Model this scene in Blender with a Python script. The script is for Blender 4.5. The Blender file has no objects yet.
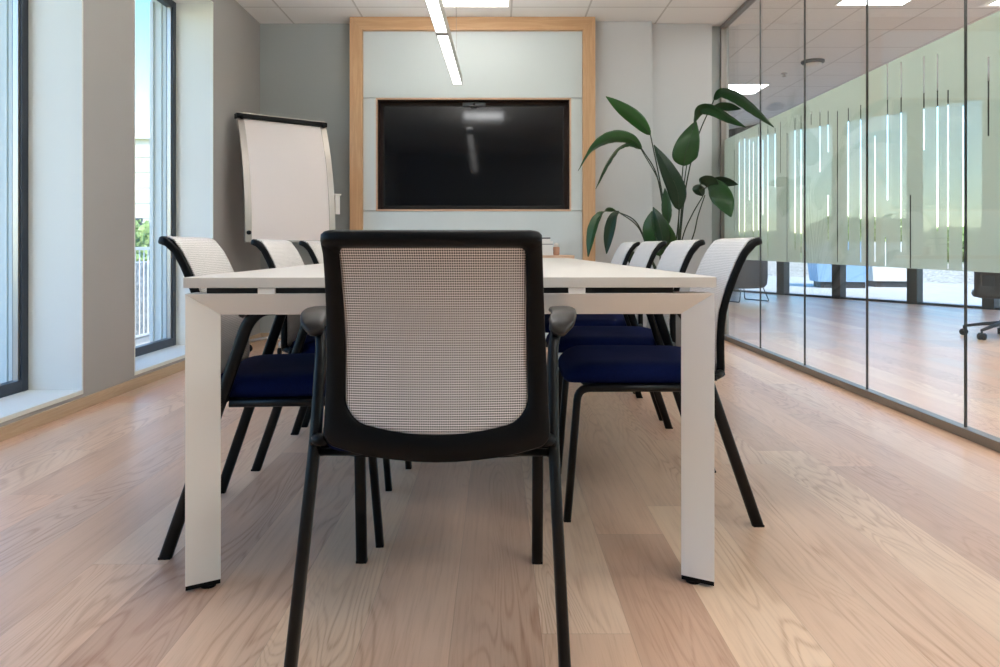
import bpy, bmesh, math, random
from mathutils import Vector, Matrix
random.seed(7)
C = bpy.context.scene.collection
SC = bpy.context.scene
PI = math.pi

# ------------------------------------------------------------------ camera, world, sun, exposure
FPX, VX, VY, CH = 722.0, 497.0, 247.0, 0.82
cam = bpy.data.objects.new('camera', bpy.data.cameras.new('camera'))
C.objects.link(cam); SC.camera = cam
cam.location = (0, 0, CH); cam.rotation_euler = (PI/2, 0, 0)
cam.data.sensor_fit = 'HORIZONTAL'; cam.data.sensor_width = 36
cam.data.lens = FPX/1000*36
cam.data.shift_x = (500-VX)/1000; cam.data.shift_y = -(333.5-VY)/1000
cam.data.clip_end = 300

world = bpy.data.worlds.new('sky'); SC.world = world
world.use_nodes = True
wn = world.node_tree.nodes; wl = world.node_tree.links
sky = wn.new('ShaderNodeTexSky'); sky.sky_type = 'NISHITA'
sky.sun_disc = False; sky.sun_elevation = math.radians(46); sky.sun_rotation = math.radians(190)
sky.air_density = 1.0; sky.dust_density = 0.3; sky.ozone_density = 1.2
hs = wn.new('ShaderNodeHueSaturation'); hs.inputs['Saturation'].default_value = 1.35
wl.new(sky.outputs[0], hs.inputs['Color']); wl.new(hs.outputs[0], wn['Background'].inputs[0])
wn['Background'].inputs[1].default_value = 0.28

sun = bpy.data.objects.new('sun', bpy.data.lights.new('sun', 'SUN')); C.objects.link(sun)
sun.data.energy = 2.4; sun.data.angle = math.radians(1.0); sun.data.color = (1, .95, .87)
sun.rotation_euler = Vector((-.14, .70, -.72)).to_track_quat('-Z', 'Y').to_euler()

SC.view_settings.view_transform = 'Standard'
SC.view_settings.look = 'None'
SC.view_settings.exposure = 1.22
SC.view_settings.gamma = 1.0
SC.view_settings.use_curve_mapping = False
SC.cycles.max_bounces = 10; SC.cycles.diffuse_bounces = 5; SC.cycles.transparent_max_bounces = 24
SC.cycles.glossy_bounces = 4; SC.cycles.sample_clamp_indirect = 6
SC.cycles.use_denoising = True
LAMP = 7.4          # strength of the ceiling panels
PENDANT = 1.4

def at(px, py, Y):
    "point of the place at distance Y seen at a given position"
    return Vector(((px-VX)*Y/FPX, Y, CH-(py-VY)*Y/FPX))

# ------------------------------------------------------------------ materials
def lin(c):
    return tuple((v/12.92 if v <= .04045 else ((v+.055)/1.055)**2.4) for v in [x/255 for x in c]) + (1,)

def pbr(name, rgb, rough=.5, metal=0, spec=.5, emit=None, es=0, lin_in=False, sheen=0):
    m = bpy.data.materials.new(name); m.use_nodes = True
    b = m.node_tree.nodes['Principled BSDF']
    b.inputs['Base Color'].default_value = (tuple(rgb)+(1,)) if lin_in else lin(rgb)
    b.inputs['Roughness'].default_value = rough
    b.inputs['Metallic'].default_value = metal
    b.inputs['Specular IOR Level'].default_value = spec
    if emit:
        b.inputs['Emission Color'].default_value = emit+(1,)
        b.inputs['Emission Strength'].default_value = es
    if sheen: b.inputs['Sheen Weight'].default_value = sheen
    return m

class NT:
    def __init__(s, m): s.t = m.node_tree; s.n = s.t.nodes; s.l = s.t.links; s.b = s.n.get('Principled BSDF')
    def new(s, t, **k):
        x = s.n.new(t)
        for a, v in k.items(): setattr(x, a, v)
        return x
    def put(s, x, sock):
        if hasattr(x, 'is_output') or isinstance(x, bpy.types.NodeSocket): s.l.new(x, sock)
        else: sock.default_value = x
    def math(s, op, a, b=None, c=None, clamp=False):
        x = s.new('ShaderNodeMath', operation=op); x.use_clamp = clamp
        for i, v in enumerate((a, b, c)):
            if v is not None: s.put(v, x.inputs[i])
        return x.outputs[0]
    def mix(s, f, a, b, mode='MIX'):
        x = s.new('ShaderNodeMix', data_type='RGBA', blend_type=mode)
        s.put(f, x.inputs['Factor'])
        s.put(a, x.inputs[6]); s.put(b, x.inputs[7])
        return x.outputs[2]
    def noise(s, vec, scale, detail=3, rough=.5, dist=0):
        x = s.new('ShaderNodeTexNoise')
        if vec is not None: s.l.new(vec, x.inputs['Vector'])
        x.inputs['Scale'].default_value = scale; x.inputs['Detail'].default_value = detail
        x.inputs['Roughness'].default_value = rough; x.inputs['Distortion'].default_value = dist
        return x.outputs['Fac']
    def obj(s):
        x = s.new('ShaderNodeTexCoord'); return x.outputs['Object']
    def pos(s):
        x = s.new('ShaderNodeNewGeometry'); return x.outputs['Position']
    def map(s, vec, scale=(1,1,1), loc=(0,0,0)):
        x = s.new('ShaderNodeMapping'); s.l.new(vec, x.inputs[0])
        x.inputs['Scale'].default_value = scale; x.inputs['Location'].default_value = loc
        return x.outputs[0]
    def bump(s, h, strength=.2, dist=.002):
        x = s.new('ShaderNodeBump'); x.inputs['Strength'].default_value = strength
        x.inputs['Distance'].default_value = dist; s.l.new(h, x.inputs['Height'])
        s.l.new(x.outputs[0], s.b.inputs['Normal'])
    def ramp(s, f, pts):
        x = s.new('ShaderNodeValToRGB'); s.put(f, x.inputs[0])
        e = x.color_ramp.elements
        while len(e) < len(pts): e.new(.5)
        for i, (p, c) in enumerate(pts): e[i].position = p; e[i].color = c
        return x.outputs[0]

def painted(name, rgb, rough=.65, var=.03):
    m = pbr(name, rgb, rough, spec=.3); t = NT(m)
    n = t.noise(t.pos(), 1.3, 3)
    c = lin(rgb)
    a = tuple(v*(1-var) for v in c[:3])+(1,); b = tuple(min(1, v*(1+var)) for v in c[:3])+(1,)
    t.l.new(t.mix(n, a, b), t.b.inputs['Base Color'])
    t.bump(t.noise(t.pos(), 260, 2), .06, .001)
    return m

def floor_material():
    m = pbr('oak_planks', (200,170,145), .36, spec=.45); t = NT(m)
    p = t.pos()
    sx = t.new('ShaderNodeSeparateXYZ'); t.l.new(p, sx.inputs[0])
    W, L = .19, 1.9
    u = t.math('DIVIDE', t.math('ADD', sx.outputs[0], .096+W*60), W)
    col = t.math('FLOOR', u); fu = t.math('FRACT', u)
    wn1 = t.new('ShaderNodeTexWhiteNoise', noise_dimensions='1D'); t.l.new(col, wn1.inputs['W'])
    v = t.math('ADD', t.math('DIVIDE', t.math('ADD', sx.outputs[1], 40), L), t.math('MULTIPLY', wn1.outputs['Value'], 7.3))
    row = t.math('FLOOR', v); fv = t.math('FRACT', v)
    cid = t.new('ShaderNodeCombineXYZ'); t.l.new(col, cid.inputs[0]); t.l.new(row, cid.inputs[1])
    wn2 = t.new('ShaderNodeTexWhiteNoise', noise_dimensions='3D'); t.l.new(cid.outputs[0], wn2.inputs['Vector'])
    rnd = t.new('ShaderNodeSeparateColor'); t.l.new(wn2.outputs['Color'], rnd.inputs[0])
    # grain: stretched rings shifted per plank
    off = t.new('ShaderNodeVectorMath', operation='MULTIPLY_ADD')
    t.l.new(wn2.outputs['Color'], off.inputs[0]); off.inputs[1].default_value = (9, 31, 17); t.l.new(p, off.inputs[2])
    g1 = t.map(off.outputs[0], (5.0, .75, 1))
    nz = t.noise(g1, 1.0, 2.5, .5, .5)
    rings = t.math('SINE', t.math('MULTIPLY', nz, 170))
    rings = t.math('POWER', t.math('MULTIPLY_ADD', rings, .5, .5), 3.5)
    # cathedral rings show only on part of the boards
    band = t.noise(t.map(off.outputs[0], (3.0, .5, 1)), 1.2, 1)
    bandm = t.math('MULTIPLY', t.math('SUBTRACT', band, .40, clamp=True), 5.0, clamp=True)
    fine = t.noise(t.map(off.outputs[0], (110, 3.2, 1)), 1.0, 4, .65)
    pores = t.noise(t.map(off.outputs[0], (320, 9, 1)), 1.0, 2, .5)
    soft = t.noise(t.map(off.outputs[0], (9, 1.1, 1)), 1.0, 3, .6)
    base = t.ramp(rnd.outputs[0], [(0, lin((206,168,142))), (.28, lin((226,190,160))), (.5, lin((214,172,146))), (.75, lin((234,201,170))), (1, lin((210,178,156)))])
    dark = t.mix(1.0, base, lin((205,188,178)), 'MULTIPLY')
    darker = t.mix(1.0, base, lin((190,152,122)), 'MULTIPLY')
    c = t.mix(t.math('MULTIPLY', t.math('SUBTRACT', fine, .48, clamp=True), 1.3, clamp=True), base, dark)
    c = t.mix(t.math('MULTIPLY', t.math('SUBTRACT', soft, .5, clamp=True), .8, clamp=True), c, dark)
    c = t.mix(t.math('MULTIPLY', t.math('MULTIPLY', t.math('MULTIPLY', rings, t.math('MULTIPLY_ADD', pores, 1.4, .0, clamp=True)), bandm), .55), c, darker)
    c = t.mix(t.math('MULTIPLY', t.math('SUBTRACT', pores, .6, clamp=True), 1.3, clamp=True), c, darker)
    # joints
    eu = t.math('MINIMUM', fu, t.math('SUBTRACT', 1.0, fu))
    ev = t.math('MINIMUM', fv, t.math('SUBTRACT', 1.0, fv))
    ju = t.math('LESS_THAN', eu, .004); jv = t.math('LESS_THAN', ev, .0006)
    j = t.math('MAXIMUM', ju, jv)
    c = t.mix(t.math('MULTIPLY', j, .28), c, lin((120,92,72)))
    t.l.new(c, t.b.inputs['Base Color'])
    t.l.new(t.math('MULTIPLY_ADD', fine, .14, .28), t.b.inputs['Roughness'])
    h = t.math('SUBTRACT', t.math('MULTIPLY', fine, .3), j)
    t.bump(h, .12, .0012)
    return m

def wood(name, a, b, axis=2, rough=.45):
    m = pbr(name, a, rough); t = NT(m)
    sc = [26, 26, 26]; sc[axis] = 1.6
    n = t.noise(t.map(t.pos(), tuple(sc)), 1, 4, .6, .6)
    sc2 = [140, 140, 140]; sc2[axis] = 5
    f = t.noise(t.map(t.pos(), tuple(sc2)), 1, 3, .6)
    r = t.math('MULTIPLY_ADD', t.math('SINE', t.math('MULTIPLY', n, 26)), .28, .5)
    k = t.math('ADD', t.math('MULTIPLY', r, .6), t.math('MULTIPLY', f, .4))
    t.l.new(t.mix(k, lin(a), lin(b)), t.b.inputs['Base Color'])
    t.bump(f, .1, .001)
    return m

def tile_material():
    m = pbr('ceiling_tiles', (230,228,226), .85, spec=.2); t = NT(m)
    p = t.pos(); s = t.new('ShaderNodeSeparateXYZ'); t.l.new(p, s.inputs[0])
    def edge(o, off):
        f = t.math('FRACT', t.math('DIVIDE', t.math('ADD', o, off+64), .64))
        return t.math('MINIMUM', f, t.math('SUBTRACT', 1.0, f))
    e = t.math('MINIMUM', edge(s.outputs[0], -.12), edge(s.outputs[1], -5.96))
    j = t.math('LESS_THAN', e, .012); j2 = t.math('LESS_THAN', e, .02)
    n = t.noise(p, 190, 2)
    c = t.mix(t.math('MULTIPLY', n, .25), lin((234,232,230)), lin((206,204,201)))
    c = t.mix(t.math('MULTIPLY', j, .55), c, lin((160,154,148)))
    t.l.new(c, t.b.inputs['Base Color'])
    t.bump(t.math('MULTIPLY', j2, -1.0), .5, .004)
    return m

def glass_material(name, tint, edge_dark=0):
    m = bpy.data.materials.new(name); m.use_nodes = True; t = NT(m)
    t.n.remove(t.b)
    lw = t.new('ShaderNodeLayerWeight'); lw.inputs[0].default_value = .5
    f = t.math('MULTIPLY_ADD', t.math('POWER', lw.outputs['Facing'], 5.0), .9, .035)
    tr = t.new('ShaderNodeBsdfTransparent'); tr.inputs[0].default_value = tint+(1,)
    gl = t.new('ShaderNodeBsdfGlossy'); gl.inputs['Roughness'].default_value = .0
    mx = t.new('ShaderNodeMixShader'); t.l.new(f, mx.inputs[0]); t.l.new(tr.outputs[0], mx.inputs[1]); t.l.new(gl.outputs[0], mx.inputs[2])
    t.l.new(mx.outputs[0], t.n['Material Output'].inputs[0])
    return m

def film_material():
    m = bpy.data.materials.new('frosted_film'); m.use_nodes = True; t = NT(m)
    t.n.remove(t.b)
    tl = t.new('ShaderNodeBsdfTranslucent'); tl.inputs[0].default_value = lin((180,193,180))
    df = t.new('ShaderNodeBsdfDiffuse'); df.inputs[0].default_value = lin((176,188,177))
    tr = t.new('ShaderNodeBsdfTransparent'); tr.inputs[0].default_value = lin((236,244,240))
    m1 = t.new('ShaderNodeMixShader'); m1.inputs[0].default_value = .42
    t.l.new(tl.outputs[0], m1.inputs[1]); t.l.new(df.outputs[0], m1.inputs[2])
    m2 = t.new('ShaderNodeMixShader'); m2.inputs[0].default_value = .07
    t.l.new(m1.outputs[0], m2.inputs[1]); t.l.new(tr.outputs[0], m2.inputs[2])
    t.l.new(m2.outputs[0], t.n['Material Output'].inputs[0])
    return m

def knit(name, light, dark, hole, px=.0047, pz=.0052):
    "woven mesh cloth: light threads around small dark holes"
    m = pbr(name, light, .8, spec=.2); t = NT(m)
    s = t.new('ShaderNodeSeparateXYZ'); t.l.new(t.obj(), s.inputs[0])
    a = t.math('ABSOLUTE', t.math('SUBTRACT', t.math('FRACT', t.math('DIVIDE', t.math('ADD', s.outputs[0], 10), px)), .5))
    b = t.math('ABSOLUTE', t.math('SUBTRACT', t.math('FRACT', t.math('DIVIDE', s.outputs[2], pz)), .5))
    d = t.math('MAXIMUM', a, b)
    k = t.math('LESS_THAN', d, hole)
    t.l.new(t.mix(k, lin(light), lin(dark)), t.b.inputs['Base Color'])
    t.bump(t.math('MULTIPLY', k, -1.0), .3, .001)
    return m

def speckle(name, a, b, scale, rough=.8, bump=.3, dist=.01):
    m = pbr(name, a, rough, spec=.2); t = NT(m)
    n = t.noise(t.pos(), scale, 4, .65)
    k = t.math('MULTIPLY_ADD', t.math('SUBTRACT', n, .5), 3.0, .5, clamp=True)
    t.l.new(t.mix(k, lin(a), lin(b)), t.b.inputs['Base Color'])
    t.bump(n, bump, dist)
    return m

M = {}
M['floor'] = floor_material()
M['ceiling'] = tile_material()
M['wall'] = painted('grey_paint', (164,161,158))
M['wall_bay'] = painted('lightened_grey_paint', (200,202,204))  # wall grey lightened to make up for weak light on the right bays
M['wall_back'] = painted('grey_green_paint', (168,174,173))
M['white_paint'] = painted('white_paint', (228,228,220), .5, .015)
M['panel'] = painted('pale_panel', (206,216,218), .45, .015)
M['oak'] = wood('oak_trim', (212,174,134), (184,142,102), 2)
M['oak_h'] = wood('oak_trim_level', (212,174,134), (184,142,102), 0)
M['oak_light'] = wood('light_oak', (218,184,158), (196,158,130), 0)
M['base_oak'] = wood('oak_baseboard', (196,172,144), (170,144,116), 1)
M['winframe'] = pbr('anthracite_frame', (38,46,58), .35, spec=.5)
M['glass'] = glass_material('clear_glass', (.97,.985,.98))
M['partglass'] = glass_material('partition_glass', (.975,.988,.98))
M['film'] = film_material()
M['rail'] = pbr('grey_rail', (134,128,122), .4, .5)
M['joint'] = pbr('dark_joint', (58,60,58), .5)
M['tabletop'] = pbr('white_laminate', (212,205,196), .45)
M['tableleg'] = pbr('white_lacquer', (242,238,232), .42)
M['black_plastic'] = pbr('black_plastic', (2,3,5), .45, spec=.18)
M['black_metal'] = pbr('black_metal', (4,5,7), .38, .0, spec=.3)
M['black_matte'] = pbr('black_matte', (14,14,15), .7)
M['arm'] = pbr('arm_pad', (36,30,26), .38, .0, spec=.4)
M['knit_back'] = knit('mesh_rear', (250,244,243), (14,11,12), .345, .0043, .0048)
M['knit_front'] = knit('mesh_front', (216,211,208), (140,134,130), .2)
M['navy'] = speckle('navy_cloth', (6,16,50), (9,24,76), 500, .85, .25, .001)
NT(M['navy']).b.inputs['Specular IOR Level'].default_value = .1
M['alu'] = pbr('brushed_aluminium', (176,170,164), .35, .85)
M['whiteboard'] = pbr('whiteboard', (232,222,218), .4)
M['white_plastic'] = pbr('white_plastic', (228,226,222), .4)
M['screen'] = pbr('screen', (8,12,18), .07, spec=.35)
M['bezel'] = pbr('bezel', (10,9,9), .4)
M['niche'] = pbr('dark_brown_niche', (52,32,22), .6)
M['lamp'] = pbr('lamp_diffuser', (255,252,244), .5, emit=(.96,.985,1), es=LAMP)
M['lamp_dim'] = pbr('dimmed_lamp_diffuser', (255,252,244), .5, emit=(1,.95,.86), es=1.6)
M['pendant'] = pbr('pendant_diffuser', (255,252,244), .5, emit=(1,.99,.97), es=PENDANT)
M['fill_uplight'] = pbr('added_uplight', (255,252,244), .5, emit=(1,.985,.96), es=44)  # glow added on top of the pendant to brighten the ceiling
M['lampbody'] = pbr('lamp_body', (176,174,170), .4, .3)
M['wire'] = pbr('steel_wire', (150,146,140), .4, .6)
M['leaf'] = None
M['pot'] = pbr('grey_pot', (120,122,124), .6)
M['soil'] = speckle('soil', (40,30,22), (70,55,42), 60)
M['pavement'] = speckle('pavement', (206,198,186), (220,212,200), 3, .8, .05)
M['grass'] = speckle('grass', (96,128,62), (150,172,96), 9, .9, .4, .02)
M['gravel'] = speckle('gravel', (228,216,196), (150,138,122), 14, .9, .6, .03)
M['gabion'] = speckle('gabion_stone', (216,214,208), (132,134,132), 16, .9, .6, .03)
M['post'] = pbr('facade_post', (42,42,40), .45)
M['chair_grey'] = speckle('grey_felt', (74,78,84), (86,90,96), 120, .8, .1, .001)
M['blue_planter'] = pbr('blue_planter', (132,166,196), .6)
M['pale_planter'] = pbr('pale_planter', (214,214,210), .6)
M['dark_base'] = pbr('dark_base', (44,46,50), .6)
M['foliage'] = speckle('hedge_leaves', (120,146,78), (178,194,122), 14, .8, .5, .02)
M['foliage'].node_tree.nodes['Principled BSDF'].inputs['Specular IOR Level'].default_value = .3
M['bark'] = speckle('bark', (86,70,56), (112,94,76), 20)
M['cladding'] = pbr('cladding', (206,198,190), .7)
M['facade_white'] = painted('facade_panel', (206,208,202), .5)
M['office_black'] = pbr('office_black', (30,30,32), .5)
M['ply'] = pbr('wood_cup', (196,150,126), .6)
M['blind'] = pbr('dark_lid', (96,100,104), .5)

def leaf_material():
    m = pbr('banana_leaf', (24,60,28), .32, spec=.5); t = NT(m)
    n = t.noise(t.pos(), 7, 2)
    v = t.noise(t.map(t.obj(), (4, 60, 4)), 1, 2)
    oi = t.new('ShaderNodeObjectInfo')
    a = t.mix(oi.outputs['Random'], lin((17,48,25)), lin((44,98,34)))
    c = t.mix(t.math('MULTIPLY', n, .7), a, lin((16,40,26)))
    t.l.new(c, t.b.inputs['Base Color']); t.bump(v, .2, .003)
    t.b.inputs['Subsurface Weight'].default_value = 0
    return m
M['leaf'] = leaf_material()
M['stem'] = pbr('leaf_stem', (34,52,34), .5)

# ------------------------------------------------------------------ mesh helpers
def link(name, bm, mat, parent=None, smooth=False, loc=None, mats=None):
    me = bpy.data.meshes.new(name)
    bmesh.ops.recalc_face_normals(bm, faces=bm.faces[:])
    bm.to_mesh(me); bm.free()
    for x in (mats or [mat]): me.materials.append(x)
    if smooth:
        for p in me.polygons: p.use_smooth = True
    o = bpy.data.objects.new(name, me); C.objects.link(o)
    if parent: o.parent = parent
    if loc is not None: o.location = loc
    return o

def bevel(o, w=.003, seg=2, angle=35):
    md = o.modifiers.new('bevel', 'BEVEL'); md.width = w; md.segments = seg
    md.limit_method = 'ANGLE'; md.angle_limit = math.radians(angle)
    for p in o.data.polygons: p.use_smooth = True
    wn_ = o.modifiers.new('wn', 'WEIGHTED_NORMAL'); wn_.keep_sharp = False
    return o

def box(bm, x0, x1, y0, y1, z0, z1, mat=0):
    vs = [bm.verts.new((x, y, z)) for z in (z0, z1) for y in (y0, y1) for x in (x0, x1)]
    for f in ((0,1,3,2),(4,6,7,5),(0,4,5,1),(2,3,7,6),(0,2,6,4),(1,5,7,3)):
        bm.faces.new([vs[i] for i in f]).material_index = mat
    return vs

def boxes(lst):
    bm = bmesh.new()
    for b in lst: box(bm, *b)
    return bm

def prism(bm, pts, z0, z1):
    lo = [bm.verts.new((x, y, z0)) for x, y in pts]; hi = [bm.verts.new((x, y, z1)) for x, y in pts]
    n = len(pts)
    bm.faces.new(lo); bm.faces.new(hi)
    for i in range(n): bm.faces.new((lo[i], lo[(i+1)%n], hi[(i+1)%n], hi[i]))

def catmull(pts, n=6):
    pts = [Vector(p) for p in pts]
    if len(pts) < 3: return pts
    out = []
    P = [pts[0]*2-pts[1]] + pts + [pts[-1]*2-pts[-2]]
    for i in range(1, len(P)-2):
        a, b, c, d = P[i-1:i+3]
        for k in range(n):
            t = k/n
            out.append(.5*((2*b)+(c-a)*t+(2*a-5*b+4*c-d)*t*t+(3*b-a-3*c+d)*t**3))
    out.append(pts[-1])
    return out

def fillet(pts, r, n=5):
    "polyline with its corners rounded"
    pts = [Vector(p) for p in pts]; out = [pts[0]]
    for i in range(1, len(pts)-1):
        a, b, c = pts[i-1], pts[i], pts[i+1]
        l1, l2 = (a-b).length, (c-b).length; rr = min(r, l1*.48, l2*.48)
        p, q = b+(a-b).normalized()*rr, b+(c-b).normalized()*rr
        for k in range(n+1):
            t = k/n; out.append(p*(1-t)**2+b*2*t*(1-t)+q*t*t)
    out.append(pts[-1]); return out

def tube(bm, pts, w, h=None, side=None, n=10, cap=True, flat=2.0):
    """sweep an oval along pts. w = half width along `side`, h = half width across it; both may be lists"""
    pts = [Vector(p) for p in pts]; N = len(pts)
    W = w if isinstance(w, (list, tuple)) else [w]*N
    H = (h if isinstance(h, (list, tuple)) else [h]*N) if h is not None else W
    rings = []; prev = None
    for i, p in enumerate(pts):
        t = (pts[min(i+1, N-1)]-pts[max(i-1, 0)]).normalized()
        if side is not None: s = Vector(side)
        else: s = prev if prev is not None else (Vector((1,0,0)) if abs(t.x) < .8 else Vector((0,1,0)))
        s = (s - t*s.dot(t)).normalized(); prev = s
        u = t.cross(s)
        r = []
        for k in range(n):
            a = 2*PI*k/n; ca, sa = math.cos(a), math.sin(a)
            e = 2.0/flat
            ca = math.copysign(abs(ca)**e, ca); sa = math.copysign(abs(sa)**e, sa)
            r.append(bm.verts.new(p + s*(ca*W[i]) + u*(sa*H[i])))
        rings.append(r)
    for i in range(N-1):
        for k in range(n): bm.faces.new((rings[i][k], rings[i][(k+1)%n], rings[i+1][(k+1)%n], rings[i+1][k]))
    if cap: bm.faces.new(rings[0][::-1]); bm.faces.new(rings[-1])

def lathe(bm, prof, n=24, c=(0,0)):
    rings = []
    for r, z in prof: rings.append([bm.verts.new((c[0]+r*math.cos(2*PI*k/n), c[1]+r*math.sin(2*PI*k/n), z)) for k in range(n)])
    for i in range(len(rings)-1):
        for k in range(n): bm.faces.new((rings[i][k], rings[i][(k+1)%n], rings[i+1][(k+1)%n], rings[i+1][k]))
    bm.faces.new(rings[0][::-1]); bm.faces.new(rings[-1])

def mesh_tube(name, pts, w, mat, parent=None, **k):
    bm = bmesh.new(); tube(bm, pts, w, **k); return link(name, bm, mat, parent, smooth=True)

# ------------------------------------------------------------------ naming helpers
def tag(o, label, cat, group=None, kind=None):
    o['label'] = label; o['category'] = cat
    if group: o['group'] = group
    if kind: o['kind'] = kind
    return o
def thing(name, label, cat, loc=(0,0,0), rz=0, group=None):
    o = bpy.data.objects.new(name, None); C.objects.link(o); o.empty_display_size = .1
    o.location = loc; o.rotation_euler = (0,0,rz); return tag(o, label, cat, group)
def struct(o, label=None, cat=None):
    o['kind'] = 'structure'
    if label: o['label'] = label
    if cat: o['category'] = cat
    return o
def structure_empty(name, label, cat, loc=(0,0,0)):
    o = bpy.data.objects.new(name, None); C.objects.link(o); o.location = loc
    return struct(o, label, cat)
def copy_tree(o, parent=None):
    c = o.copy(); C.objects.link(c); c.parent = parent
    for ch in list(o.children): copy_tree(ch, c)
    return c

# ------------------------------------------------------------------ room shell
XL, XR, YB, YF, ZC = -2.10, 2.02, 6.40, -2.5, 2.80
ZC2 = 3.0
def facade(Y): return 6.54-.5485*(Y-9.4)
WIN = [(4.18, 5.34), (2.50, 3.66), (.82, 1.98), (-.86, .30)]
HEAD, SILL = 2.63, .0975

bm = bmesh.new()
prism(bm, [(XL-.3, YF-.1), (facade(YF-.1), YF-.1), (facade(14), 14), (XL-.3, 14)], -.12, 0)
struct(link('floor', bm, M['floor']), 'pale oak plank floor running through the whole room', 'floor')
struct(link('ceiling', boxes([(XL-.3, XR+.06, YF-.1, YB+.3, ZC, ZC+.35)]), M['ceiling']), 'off-white square-tiled ceiling above the table', 'ceiling')
bm = bmesh.new()
prism(bm, [(XR+.06, YF-.1), (facade(YF-.1)+.3, YF-.1), (facade(14)+.3, 14), (XR+.06, 14)], ZC2, ZC2+.15)
struct(link('ceiling', bm, M['ceiling']), 'off-white tiled ceiling of the open area behind the glass', 'ceiling')

# left wall with openings
b = [(XL-.30, XL, YF-.1, YB+.2, HEAD, ZC), (XL-.30, XL, YF-.1, YB+.2, -.12, SILL-.02)]
ys = [YF-.1]
for a0, a1 in sorted(WIN): ys += [a0, a1]
ys.append(YB+.2)
for i in range(0, len(ys), 2): b.append((XL-.30, XL, ys[i], ys[i+1], SILL-.02, HEAD))
struct(link('wall_left', boxes(b), M['wall']), 'warm grey window wall with tall piers', 'wall')
struct(bevel(link('baseboard_left', boxes([(XL, XL+.014, YF, YB, 0, .06)]), M['base_oak']), .002), 'low oak baseboard under the windows', 'baseboard')

# window units
outs = []
for i, (y0, y1) in enumerate(WIN):
    w = structure_empty('window_%d' % (i+1), ['tall narrow window beside the flipchart', 'tall window at the photo\'s left edge', 'tall window next to the camera', 'tall window behind the camera'][i], 'window', (XL, y0, 0))
    xp = -.27   # window plane, local
    h = y1-y0
    f = .058
    bm = boxes([(xp-.05, xp, 0, f, SILL, HEAD), (xp-.05, xp, h-f, h, SILL, HEAD), (xp-.05, xp, f, h-f, SILL, SILL+f), (xp-.05, xp, f, h-f, HEAD-f, HEAD)])
    bevel(link('window_frame', bm, M['winframe'], w), .003)
    g = boxes([(xp-.038, xp-.012, f-.005, f+.012, SILL+f, HEAD-f), (xp-.038, xp-.012, h-f-.012, h-f+.005, SILL+f, HEAD-f)])
    link('gasket', g, M['alu'], w)
    link('glass_pane', boxes([(xp-.03, xp-.024, f-.003, h-f+.003, SILL+f-.003, HEAD-f+.003)]), M['glass'], w)
    link('jamb_lining', boxes([(xp, .002, -.001, .008, SILL, HEAD), (xp, .002, h-.008, h+.001, SILL, HEAD), (xp, .002, .008, h-.008, HEAD-.008, HEAD+.001)]), M['white_paint'], w)
    bevel(link('sill', boxes([(xp, .004, .0, h, SILL-.022, SILL)]), M['white_paint'], w), .002)
    # outer reveal of the thick facade with its stepped metal lining
    ob = []
    for s0, s1 in ((0, -.05), (h, h+.05)):
        a, c_ = min(s0, s1), max(s0, s1)
        ob.append((xp-.19, xp-.05, a, c_, SILL-.03, HEAD+.03))
    sgn = 1
    ob += [(xp-.085, xp-.06, h-.030, h, SILL, HEAD), (xp-.12, xp-.105, h-.016, h, SILL, HEAD), (xp-.19, xp-.165, h-.02, h, SILL, HEAD)]
    ob += [(xp-.19, xp-.05, -.05, h+.05, SILL-.06, SILL-.03), (xp-.19, xp-.05, -.05, h+.05, HEAD+.03, HEAD+.06)]
    link('outer_reveal', boxes(ob), M['facade_white'], w)

# exterior skin between the windows, roof edge
b = []
for i in range(0, len(ys), 2): b.append((XL-.475, XL-.30, ys[i]+(.05 if i else 0), ys[i+1]-(.05 if i < len(ys)-2 else 0), -.4, ZC+.35))
b += [(XL-.475, XL-.30, YF-.1, YB+.2, HEAD+.06, ZC+.35), (XL-.475, XL-.30, YF-.1, YB+.2, -.4, SILL-.06)]
struct(link('wall_outside', boxes(b), M['facade_white']), 'pale panelled outer skin of the window wall', 'wall')

# back wall: left bay, then three stepped bays on the right
struct(link('wall_back', boxes([(XL-.3, -1.265, YB, YB+.2, -.05, ZC), (-1.3, .86, YB, YB+.2, -.05, ZC)]), M['wall_back']), 'grey back wall behind the flipchart and screen wall', 'wall')
bm = boxes([(.843, 1.362, 6.33, YB+.2, -.05, ZC)])
struct(bevel(link('wall_back', bm, M['wall_bay']), .006), 'light grey wall bay between oak frame and plant', 'wall')
bm = boxes([(1.362, 1.905, 6.40, 6.62, -.05, ZC)])
struct(bevel(link('wall_back', bm, M['wall_bay']), .004), 'grey wall bay behind the plant', 'wall')
struct(link('wall_back', boxes([(1.905, 2.08, 6.48, 6.62, -.05, ZC)]), M['wall_back']), 'narrow recessed grey wall strip beside the glass', 'wall')
struct(link('baseboard_back', boxes([(XL, -1.27, YB-.014, YB, 0, .06), (.85, 1.362, 6.316, 6.33, 0, .06), (1.362, 1.905, 6.386, 6.40, 0, .06)]), M['base_oak']), 'oak baseboard along the back wall', 'baseboard')
# rear wall (behind the camera) with a dark board hung on it is left plain
struct(link('wall_rear', boxes([(XL-.3, facade(YF-.1), YF-.3, YF, -.1, ZC2)]), M['wall']), 'grey wall behind the camera', 'wall')
struct(link('wall_north', boxes([(XR-.02, facade(14)+.2, 14, 14.2, -.1, ZC2)]), M['wall']), 'far end wall of the open area', 'wall')
struct(link('wall_corridor', boxes([(XR-.04, XR+.06, 6.62, 14, 0, ZC2), (XL-.3, XR-.04, YB+.2, YB+.45, -.3, ZC+.3)]), M['wall']), 'grey wall beyond the glass partition corner', 'wall')
struct(link('wall_bulkhead', boxes([(XR+.03, XR+.06, YF, 6.62, ZC, ZC2)]), M['wall']), 'short bulkhead above the glass partition', 'wall')

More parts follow.
